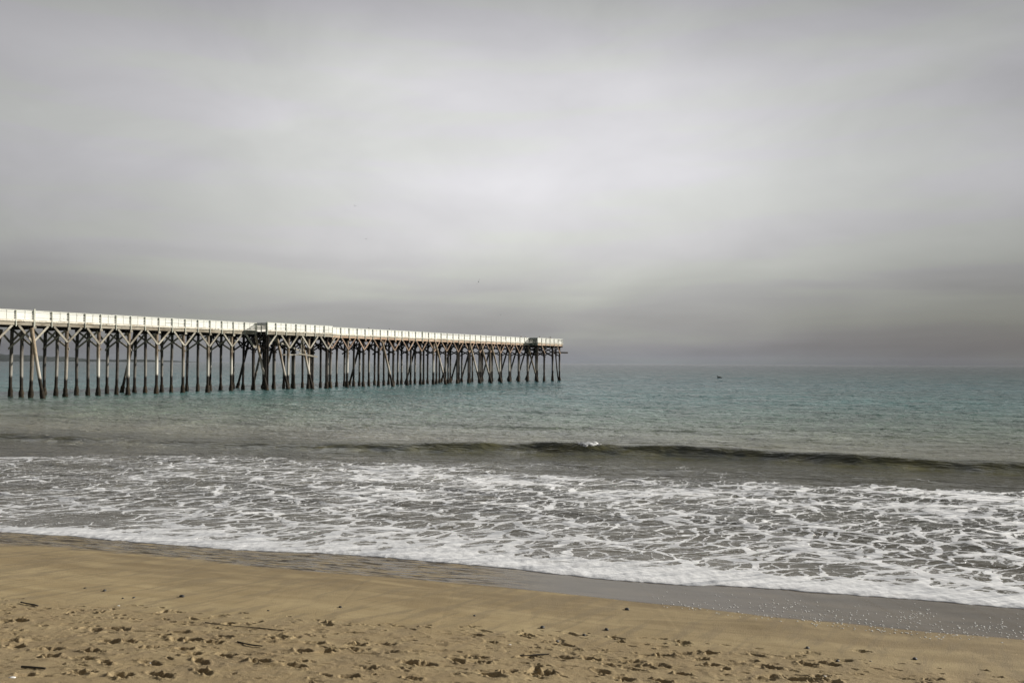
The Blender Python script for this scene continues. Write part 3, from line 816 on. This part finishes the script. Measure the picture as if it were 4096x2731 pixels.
# end rail across the head of the pier
def cross_rail(x, y0, y1, mat, name='railing', dense=0.0, posts=3):
    mb = MB()
    for z in RB: mb.box(x - 0.02, x + 0.02, y0, y1, z + dense * 0.0, z + 0.13 + 0.06 * dense)
    mb.box(x - 0.08, x + 0.08, y0, y1, 10.73, 10.78)
    rl = mb.build(name, mat, pier)
    for k in range(posts):
        p_ = MB(); y = y0 + (y1 - y0) * (k + 0.04) / (posts - 0.92); p_.box(x - 0.14, x - 0.03, y - 0.06, y + 0.06, 8.95, 10.7); p_.build('rail_post', M['post'], rl)
    return rl
cross_rail(P2[1] * SP + 0.02, FACE - P2[2], 5.5, M['white'], posts=6)
r_ = cross_rail(P1[0] * SP, FACE - P1[2] + 0.05, FACE, M['side_shade']); r_['label'] = 'shaded open railing on the landward side of the first bump-out'
cross_rail(P1[1] * SP, FACE - P1[2] + 0.05, FACE, M['side_shade'])
r_ = cross_rail(P2[0] * SP, FACE - P2[2] + 0.05, FACE, M['side_shade'], dense=1.0); r_['label'] = 'shaded boarded railing on the landward side of the pier head'
mb = MB(); mb.box(P2[0] * SP - 0.012, P2[0] * SP + 0.06, FACE - P2[2], FACE - 0.1, 8.95, 9.62); mb.build('side_panel', M['side_shade'], pier)
mb = MB(); mb.box(P1[0] * SP - 0.012, P1[0] * SP + 0.06, FACE - P1[2], FACE - 0.1, 8.95, 9.36); mb.build('side_panel', M['under'], pier)

# bump-outs: deck, piles, braces
for (pa, pb, w_), iis, mt, bm in ((P1, (7.12, 8.2, 9.25, 10.23), M['pile_dark'], M['grey_wood']), (P2, (27.15, 27.95, 29.0, 29.85), M['pile_dark'], M['red_wood'])):
    mb = MB(); x = pa * SP
    while x < pb * SP: mb.box(x, x + 0.265, FACE - w_ + pr2.uniform(-.08, .02), FACE - 0.14, 9.29, 9.38); x += 0.28
    mb.build('platform_deck', M['deck'], pier)
    for y in (FACE - w_ + 0.35, FACE - w_ / 2):
        mb = MB(); mb.box(pa * SP, pb * SP, y - 0.12, y + 0.12, 8.82, 9.28); mb.build('stringer', M['under'], pier)
    for k, ii in enumerate(iis):
        X = ii * SP; y = FACE - w_ + 0.34
        put_pile(X, y, M['pile_pale'] if k in (1, 2) and w_ < 2.4 else mt, 0.22)
        mb = MB(); mb.beam((X, y - 0.4, 8.66), (X, -0.6, 8.66), 0.28, 0.32); mb.build('cap_beam', M['under'], pier)
        mb = MB(); mb.beam((X + 0.25, 2.2, 8.45), (X + 0.25, y - 0.1, 6.2), 0.09, 0.24); mb.build('cross_brace', M['under'], pier)
        mb = MB(); mb.beam((X - 0.25, y, 8.4), (X - 0.25, 2.3, 6.3), 0.09, 0.24); mb.build('cross_brace', M['under'], pier)
        ss = (-1, 1)
        if k == 0: ss = (1,)
        if w_ > 2.4: ss = (-1,) if k in (1, 3) else ()
        for s in ss:
            mb = MB(); mb.beam((X + s * 0.04, y - 0.3, 6.85), (X + s * 1.75, y - 0.3, 8.9), 0.13, 0.25); mb.build('knee_brace', bm, pier)
    # loose diagonals between the two rows
    mb = MB(); mb.beam(((pa + 0.4) * SP, -0.9, 8.5), ((pb - 1.2) * SP, -0.5, 6.4), 0.1, 0.22); mb.build('diagonal_brace', bm if w_ < 2.4 else M['under'], pier)
# old catwalk and hanging ladder under the first bump-out
mb = MB(); mb.beam((8.1 * SP, -1.5, 5.75), (9.0 * SP, -1.7, 5.75), 0.25, 0.2); mb.build('catwalk_plank', M['grey_wood'], pier)
mb = MB(); mb.beam((8.75 * SP, -2.3, 5.95), (9.6 * SP, -2.9, 5.45), 0.12, 0.26); mb.build('catwalk_plank', M['grey_wood'], pier)
def ladder(x, y, z0, z1, wd, mat, n=9, name='ladder'):
    mb = MB()
    for s in (-1, 1): mb.beam((x + s * wd / 2, y, z0), (x + s * wd / 2, y, z1), 0.06, 0.06, (0, 1, 0))
    l_ = mb.build(name, mat, pier)
    rg = MB()
    for k in range(n):
        z = z0 + (z1 - z0) * (k + 0.5) / n; rg.beam((x - wd / 2, y, z), (x + wd / 2, y, z), 0.04, 0.04)
    rg.build('rungs', mat, l_)
ladder(8.95 * SP, -2.2, 5.8, 8.7, 0.55, M['grey_wood'])
m_blue = plain('blue_metal', (0.05, 0.07, 0.16), 0.5, 0.3)
ladder(29.25 * SP, -1.7, 1.9, 5.7, 0.42, m_blue, 11)
# timber sticking out past the head of the pier, and the end cap
mb = MB(); mb.beam((29.3 * SP, -1.9, 7.28), (31.15 * SP, -1.9, 7.28), 0.32, 0.38); mb.build('fender_beam', M['under'], pier)
mb = MB(); mb.beam((29.0 * SP, -2.3, 8.72), (30.3 * SP, -2.3, 8.72), 0.3, 0.22); mb.build('stringer', M['under'], pier)
mb = MB(); mb.beam((29.35 * SP, -2.75, 8.9), (29.35 * SP, -2.75, 6.1), 0.11, 0.14, (0, 1, 0)); mb.build('hanging_post', M['under'], pier)
mb = MB(); mb.tube([(29.45 * SP, -2.1, 8.5), (29.65 * SP, -2.2, 3), (29.85 * SP, -2.3, -1)], [0.17] * 3, 8); mb.build('batter_pile', M['pile_dark'], pier)
mb = MB(); mb.tube([(7.1 * SP, FACE - P1[2] - 0.2, -1), (7.1 * SP, FACE - P1[2] - 0.2, 8.9)], [0.16] * 2, 10); mb.build('drain_pipe', M['under'], pier)

LZ = Matrix.Rotation(math.atan2(ct, st), 3, 'Z')
def pw(x, y, z):
    v_ = LZ @ Vector((x, y, 0)); return Vector((P0.x + v_.x, P0.y + v_.y, z))

# ------------------------------------------------------------------ gulls
m_gw = plain('gull_white', (0.78, 0.78, 0.76)); m_gg = plain('gull_grey', (0.20, 0.21, 0.22)); m_by = plain('beak_yellow', (0.55, 0.33, 0.05)); m_bk = plain('bird_dark', (0.04, 0.038, 0.035))
def gull(px, label, rz):
    ii = i_of(px, -FACE); p = pw(ii * SP, FACE, 10.80)
    g = empty('gull', p, rz); tag(g, label, 'gull', 'gulls standing on the railing')
    b = MB()
    b.tube([(-0.24, 0, 0.145), (-0.16, 0, 0.16), (-0.05, 0, 0.165), (0.07, 0, 0.185), (0.13, 0, 0.225), (0.15, 0, 0.275), (0.165, 0, 0.30), (0.20, 0, 0.305)], [0.015, 0.05, 0.085, 0.085, 0.055, 0.045, 0.046, 0.012], 10)
    b.build('body', m_gw, g)
    for s in (-1, 1):
        w2 = MB(); w2.tube([(0.09, s * 0.07, 0.19), (-0.03, s * 0.085, 0.19), (-0.16, s * 0.05, 0.18), (-0.30, s * 0.01, 0.155)], [0.02, 0.045, 0.032, 0.006], 8); w2.build('wing', m_gg, g)
        l = MB(); l.tube([(0.02, s * 0.03, 0.11), (0.02, s * 0.03, 0.0)], [0.009, 0.007], 6); l.box(0.0, 0.06, s * 0.03 - 0.02, s * 0.03 + 0.02, 0, 0.008); l.build('leg', m_by, g)
    k = MB(); k.tube([(0.19, 0, 0.303), (0.225, 0, 0.298), (0.25, 0, 0.288)], [0.014, 0.011, 0.003], 6); k.build('beak', m_by, g)
gull(1476, 'white gull on the railing, the nearer of two, left of its mate', R(-10))
gull(1559, 'white gull on the railing, the farther of two, right of its mate', R(15))

def flying(px, py, Y, span, label, bank=0.0, rz=0.0, up=0.25):
    p = at_depth(px, py, Y)
    span *= 1.4; g = empty('flying_bird', p, rz); g.rotation_euler = (0, bank, rz)
    tag(g, label, 'bird', 'small birds flying over the sea')
    b = MB(); s2 = span / 2
    b.tube([(0, -0.28 * span, 0), (0, -0.1 * span, 0), (0, 0.1 * span, 0), (0, 0.22 * span, 0.01)], [0.01 * span, 0.06 * span, 0.055 * span, 0.012 * span], 8)
    b.build('body', m_bk, g)
    for s in (-1, 1):
        w2 = MB()
        vs = []
        for (a, c_, dz_) in ((0.04, 0.0, 0), (0.5, 0.06, up * 0.6), (1.0, -0.10, up)):
            x_ = s * a * s2; z_ = dz_ * s2
            ch_ = s2 * (0.32 - 0.25 * a)
            for (yy, zz_) in ((c_ * s2 + ch_ / 2, 0.0), (c_ * s2, 0.02 * s2), (c_ * s2 - ch_ / 2, 0.0), (c_ * s2, -0.01 * s2)):
                vs.append((x_, yy, z_ + zz_))
        fs_ = []
        for k in range(2):
            for j in range(4): fs_.append((k * 4 + j, k * 4 + (j + 1) % 4, k * 4 + 4 + (j + 1) % 4, k * 4 + 4 + j))
        fs_ += [(3, 2, 1, 0), (8, 9, 10, 11)]
        w2.add(vs, fs_); w2.build('wing', m_bk, g)
flying(1420, 824, 120, 0.42, 'tiny dark bird highest in the grey sky, wings raised in a V', 0.3, 0.4, 0.5)
flying(1465, 956, 120, 0.42, 'tiny dark bird in the sky just below and right of the highest one', 0.0, 0.3, 0.3)
flying(1914, 1127, 95, 0.55, 'dark bird banking steeply in the low cloud right of the sky centre', -1.15, 0.2, 0.1)
flying(2003, 1259, 120, 0.32, 'small bird low in the sky above the seaward part of the pier', 0.2, 0.5, 0.3)
flying(449, 834, 150, 0.32, 'faint speck of a bird high at the left of the sky', 0.1, 0.7, 0.4)
flying(495, 985, 150, 0.36, 'faint bird in the left sky, below the high left speck', 0.2, 0.2, 0.3)
flying(721, 1224, 130, 0.40, 'small bird gliding close above the white railing at the left', -0.2, 0.1, 0.15)
flying(760, 1181, 150, 0.30, 'faint bird over the railing at the left, left one of a close pair in height', 0.1, 0.6, 0.3)
flying(855, 1193, 150, 0.30, 'faint bird over the railing, left of the first bump-out', 0.1, 0.1, 0.3)
flying(1468, 1409, 260, 0.9, 'dark bird seen between the piles beneath the pier, wings spread flat', 0.1, 0.1, 0.15)
flying(1583, 1434, 240, 0.55, 'small dark bird close above the water seen between the piles', 1.2, 0.2, 0.1)
flying(3314, 1426, 300, 0.8, 'tiny bird low over the horizon at the right', 0.1, 0.1, 0.2)

# floating seabird out at sea
p = at_z(2878, 1512, 0)
sb = empty('seabird', (p.x, p.y, 0.0), R(180)); sb.scale = (1.4, 1.4, 1.4); tag(sb, 'dark brown seabird floating alone on the open water, right of the pier', 'seabird')
b = MB(); b.tube([(0.55, 0, 0.10), (0.32, 0, 0.13), (0.05, 0, 0.15), (-0.2, 0, 0.14), (-0.62, 0, 0.05)], [0.06, 0.17, 0.22, 0.18, 0.03], 12)
b.tube([(0.38, 0, 0.15), (0.42, 0, 0.34), (0.36, 0, 0.48), (0.34, 0, 0.56)], [0.09, 0.06, 0.06, 0.07], 10)
b.tube([(0.36, 0, 0.57), (0.48, 0, 0.50), (0.58, 0, 0.40)], [0.05, 0.035, 0.012], 8)
b.build('body', m_bk, sb)
for s in (-1, 1):
    w2 = MB(); w2.tube([(0.3, s * 0.12, 0.26), (0.0, s * 0.16, 0.30), (-0.35, s * 0.07, 0.20), (-0.62, s * 0.02, 0.12)], [0.05, 0.10, 0.06, 0.01], 8); w2.build('wing', plain('wing_brown', (0.07, 0.055, 0.04)), sb)

# ------------------------------------------------------------------ people at the pier head
m_skin = plain('skin', (0.50, 0.31, 0.22))
def skin_mesh(name, verts, edges, rads, mat, parent, root=0, sub=1):
    me = bpy.data.meshes.new(name); me.from_pydata(verts, edges, []); me.update()
    o = bpy.data.objects.new(name, me); col.objects.link(o); o.parent = parent
    me.materials.append(mat)
    bm_ = o.modifiers.new('skin', 'SKIN'); bm_.use_smooth_shade = True
    if not me.skin_vertices: 
        import bmesh
        q_ = bmesh.new(); q_.from_mesh(me); q_.verts.layers.skin.verify(); q_.to_mesh(me); q_.free()
    for i, r in enumerate(rads):
        sv = me.skin_vertices[0].data[i]; sv.radius = (r, r) if not isinstance(r, tuple) else r; sv.use_root = (i == root)
    s_ = o.modifiers.new('sub', 'SUBSURF'); s_.levels = sub; s_.render_levels = sub
    return o
def person(px, height, jacket, trousers, hair, hat, label, rz, lean=0.0, w_=None, inset=0.35):
    """standing at the rail with forearms on the handrail; local +x is forward"""
    wv_ = P2[2] if w_ is None else w_
    ii = i_of(px, -FACE + wv_ - inset); p = pw(ii * SP, FACE - wv_ + inset, 9.38)
    k = height / 1.75
    g = empty('person', p, rz); g.scale = (k, k, k)
    tag(g, label, 'person', 'people standing at the seaward end of the pier')
    L = lean
    V = [(0, 0, .93), (0.01 + L * .3, 0, 1.12), (0.02 + L * .7, 0, 1.32), (0.02 + L, 0, 1.45), (0.03 + L, 0, 1.52), (0.05 + L, 0, 1.60), (0.05 + L, 0, 1.70)]
    E = [(0, 1), (1, 2), (2, 3), (3, 4), (4, 5), (5, 6)]; Rr = [(.15, .11), (.13, .10), (.16, .11), (.07, .07), (.055, .055), (.085, .075), (.07, .065)]
    for s in (-1, 1):
        n = len(V)
        V += [(0, s * .09, .88), (0.02, s * .10, .48), (-0.01, s * .10, .09), (0.13, s * .11, .03)]
        Rr += [.085, .055, .038, .03]; E += [(0, n), (n, n + 1), (n + 1, n + 2), (n + 2, n + 3)]
        n = len(V)
        V += [(0.02 + L, s * .19, 1.40), (0.05 + L, s * .25, 1.16), (0.24 + L, s * .17, 1.30), (0.31 + L, s * .14, 1.32)]
        Rr += [.055, .045, .028, .03]; E += [(2, n), (n, n + 1), (n + 1, n + 2), (n + 2, n + 3)]
        h0 = n + 3
        for j, (fy, fl) in enumerate(((-.035, .075), (-.012, .09), (.012, .085), (.034, .065))):
            m_ = len(V); V += [(0.35 + L, s * .14 + fy, 1.325), (0.35 + L + fl * .6, s * .14 + fy, 1.31), (0.35 + L + fl * .8, s * .14 + fy, 1.28)]
            Rr += [.011, .009, .007]; E += [(h0, m_), (m_, m_ + 1), (m_ + 1, m_ + 2)]
        m_ = len(V); V += [(0.33 + L, s * .14 - s * .045, 1.31), (0.36 + L, s * .14 - s * .065, 1.30)]; Rr += [.011, .008]; E += [(h0, m_), (m_, m_ + 1)]
    skin_mesh('body', V, E, Rr, m_skin, g)
    # jacket follows trunk and arms, trousers follow hips and legs
    Vj = [(0, 0, .90), (0.01 + L * .3, 0, 1.12), (0.02 + L * .7, 0, 1.36), (0.02 + L, 0, 1.50)]; Ej = [(0, 1), (1, 2), (2, 3)]; Rj = [(.175, .135), (.165, .13), (.20, .155), (.11, .10)]
    for s in (-1, 1):
        n = len(Vj); Vj += [(0.02 + L, s * .19, 1.44), (0.05 + L, s * .26, 1.16), (0.24 + L, s * .175, 1.30)]; Rj += [.095, .07, .048]; Ej += [(2, n), (n, n + 1), (n + 1, n + 2)]
    skin_mesh('jacket', Vj, Ej, Rj, jacket, g)
    Vt = [(0, 0, .92)]; Et = []; Rt = [(.165, .125)]
    for s in (-1, 1):
        n = len(Vt); Vt += [(0, s * .09, .84), (0.02, s * .10, .48), (-0.01, s * .10, .07)]; Rt += [.105, .075, .06]; Et += [(0, n), (n, n + 1), (n + 1, n + 2)]
    skin_mesh('trousers', Vt, Et, Rt, trousers, g)
    hx_ = 0.05 + L
    f_ = MB(); f_.ball((hx_ + .085, 0, 1.655), (.022, .014, .022), 6, 4)
    for s in (-1, 1): f_.ball((hx_ - .0, s * .078, 1.66), (.02, .012, .03), 6, 4)
    f_.build('face_features', m_skin, g)
    e_ = MB()
    for s in (-1, 1): e_.ball((hx_ + .075, s * .03, 1.685), (.01, .012, .009), 6, 4)
    e_.build('eyes', m_bk, g)
    h_ = MB(); h_.ball((hx_ - .022, 0, 1.705), (.092, .088, .085), 12, 8, 0.04); h_.build('hair', hair, g)
    if hat is not None:
        q_ = MB(); q_.ball((hx_ - .005, 0, 1.755), (.105, .10, .075), 12, 6); q_.tube([(hx_, 0, 1.735), (hx_, 0, 1.75)], [.15, .135], 14); q_.build('hat', hat, g)
    return g
navy = plain('navy_cloth', (0.02, 0.022, 0.035)); black = plain('black_cloth', (0.015, 0.015, 0.016)); maroon = plain('maroon_cloth', (0.06, 0.03, 0.03)); denim = plain('denim', (0.05, 0.07, 0.12))
hdark = plain('dark_hair', (0.02, 0.016, 0.012)); hsand = plain('brown_hair', (0.10, 0.06, 0.035)); whitehat = plain('white_hat', (0.85, 0.84, 0.80)); hgrey = plain('grey_hair', (0.4, 0.38, 0.35))
az_f = math.atan2(-st, ct) * 1.0
fc = math.atan2(-st, ct)         # facing the near rail
person(2084, 1.86, black, denim, hgrey, whitehat, 'person in dark jacket and white hat, taller and left of the white-hatted pair', fc, 0.0, 0.0)
person(2101, 1.76, black, denim, hgrey, whitehat, 'person in dark jacket and white hat at the rail just left of the pier head', fc, 0.0, 0.0)
person(2158, 1.80, black, denim, hsand, None, 'bareheaded person in dark jacket, leftmost on the pier head bump-out', fc + 0.5, 0.02)
person(2183, 1.64, maroon, denim, hdark, None, 'shortest person at the pier head, dark hair, barely above the rail', fc, 0.04)
person(2195, 1.68, navy, denim, hdark, None, 'dark-haired person close beside the tallest one, on their left', fc - 0.3, 0.02)
person(2201, 1.88, black, denim, hsand, None, 'tallest person at the pier head, rightmost, in a bulky black jacket', fc + 0.2, 0.0)

# ------------------------------------------------------------------ beach litter: stones, shells, kelp
m_stone = plain('dark_stone', (0.035, 0.032, 0.028), 0.6); m_stone2 = plain('grey_stone', (0.09, 0.085, 0.075), 0.7); m_shell = plain('white_shell', (0.82, 0.80, 0.76), 0.4); m_kelp = plain('dry_kelp', (0.030, 0.022, 0.012), 0.55)
def stone(px, py, sz, label, mat=m_stone):
    p = at_sand(px, py)
    b = MB(); b.ball((0, 0, 0), (sz, sz * 0.75, sz * 0.55), 12, 8, 0.10)
    o = b.build('stone', mat); o.location = (p.x, p.y, p.z + sz * 0.18); o.rotation_euler = (0, 0, random.uniform(0, 3))
    tag(o, label, 'stone', 'small stones lying on the sand')
stone(727, 2386, 0.052, 'dark stone on smooth sand below the swash, largest of the left-hand stones')
stone(418, 2363, 0.042, 'low dark stone on smooth sand at the left, above a smaller close pair')
stone(340, 2352, 0.026, 'small dark stone farthest left and nearest the water on the smooth sand')
stone(535, 2391, 0.030, 'small dark stone, right one of a close pair on the left smooth sand')
stone(491, 2393, 0.024, 'tiny flat stone, left one of a close pair on the left smooth sand')
stone(1361, 2428, 0.034, 'lone dark stone on the smooth sand left of the middle of the beach')
stone(1073, 2442, 0.022, 'small stone halfway between the left stones and the lone middle one')
stone(1898, 2462, 0.026, 'small dark stone on bare smooth sand at the middle of the beach')
stone(2508, 2438, 0.052, 'black stone closest to the wet grey sand, right of the middle')
stone(2426, 2518, 0.040, 'dark stone on smooth sand below the black one near the wet sand')
stone(2170, 2510, 0.046, 'round dark stone on smooth sand, above a fainter grey stone')
stone(2336, 2540, 0.034, 'flat dark stone between two others on the right smooth sand')
stone(2230, 2565, 0.034, 'grey-green stone sunk in the sand at the edge of the footprints', m_stone2)
stone(3350, 2644, 0.034, 'dark pointed stone among faint marks at the lower right')
stone(3230, 2592, 0.038, 'dark humped stone highest on the right-hand dry sand')
stone(3660, 2636, 0.040, 'dark stone standing alone far right on the bare sand')
stone(3482, 2645, 0.020, 'tiny dark pebble far right, left of the lone standing stone')
def shell(px, py, sz, label):
    p = at_sand(px, py); b = MB()
    n = 12; vs = [(0, 0, sz * 0.3)]; 
    for k in range(n):
        a = 2 * math.pi * k / n; r = sz * (1 + 0.08 * (k % 2)); vs.append((r * math.cos(a) * 1.35, r * math.sin(a) * 0.8, sz * 0.02))
    for k in range(n):
        a = 2 * math.pi * k / n; r = sz * 0.6; vs.append((r * math.cos(a) * 1.35, r * math.sin(a) * 0.8, sz * 0.24))
    fs_ = [(0, 1 + n + k, 1 + n + (k + 1) % n) for k in range(n)] + [(1 + k, 1 + (k + 1) % n, 1 + n + (k + 1) % n, 1 + n + k) for k in range(n)] + [tuple(range(n, 0, -1))]
    b.add(vs, fs_, True); o = b.build('shell', m_shell); o.location = (p.x, p.y, p.z + 0.012); o.rotation_euler = (0.1, 0.05, 0.1)
    tag(o, label, 'shell', 'white shells on the sand')
shell(49, 2712, 0.030, 'bright white shell at the bottom left corner of the beach')
shell(474, 2424, 0.018, 'small white shell on the smooth sand at the left')
shell(600, 2654, 0.010, 'tiny white shell fragment among footprints, lower left')
shell(2040, 2580, 0.014, 'small white shell near the middle just above the footprints')
shell(3300, 2706, 0.015, 'small pale shell at the bottom right, beside a deep mark')
def kelp(pts, r, label):
    P_ = [at_sand(*q_) for q_ in pts]; b = MB()
    b.tube([(p.x, p.y, p.z + r * 0.8 + 0.012) for p in P_], [r * random.uniform(0.7, 1.15) for _ in P_], 7, 0.12)
    o = b.build('kelp_strand', m_kelp); tag(o, label, 'kelp', 'dry kelp strands on the sand')
kelp([(86, 2672), (105, 2673), (125, 2674), (148, 2676), (165, 2677), (182, 2679)], 0.013, 'thick black kelp stalk lying flat at the lower left')
kelp([(84, 2412), (100, 2416), (118, 2419), (136, 2422), (152, 2427)], 0.012, 'dark kelp strand at the far left, where the footprints begin')
kelp([(820, 2492), (870, 2500), (930, 2506), (990, 2511), (1060, 2517), (1130, 2525)], 0.006, 'long thin kelp strand running right across the left-centre sand')
kelp([(950, 2570), (980, 2578), (1010, 2584), (1050, 2588)], 0.010, 'short dark kelp strand among the left-centre footprints')
kelp([(3180, 2701), (3205, 2704), (3225, 2703), (3240, 2708)], 0.005, 'thin curved kelp strand at the lower right')
kelp([(2195, 2620), (2150, 2622), (2105, 2626), (2080, 2625)], 0.009, 'dark kelp strand among the central footprints')

# ------------------------------------------------------------------ sea haze
HAZE = 3e-5
if HAZE > 0:
    m_hz, t = newmat('haze')
    v_ = t.n('ShaderNodeVolumePrincipled', 0, {'Color': (0.74, 0.80, 0.92, 1), 'Density': HAZE, 'Anisotropy': 0.0})
    t.n('ShaderNodeOutputMaterial', None, {'Volume': v_})
    mb = MB(); mb.box(-4200, 4200, -400, 3600, -6, 30)
    tag(mb.build('haze', m_hz), 'thin grey sea haze', 'haze', kind='stuff')
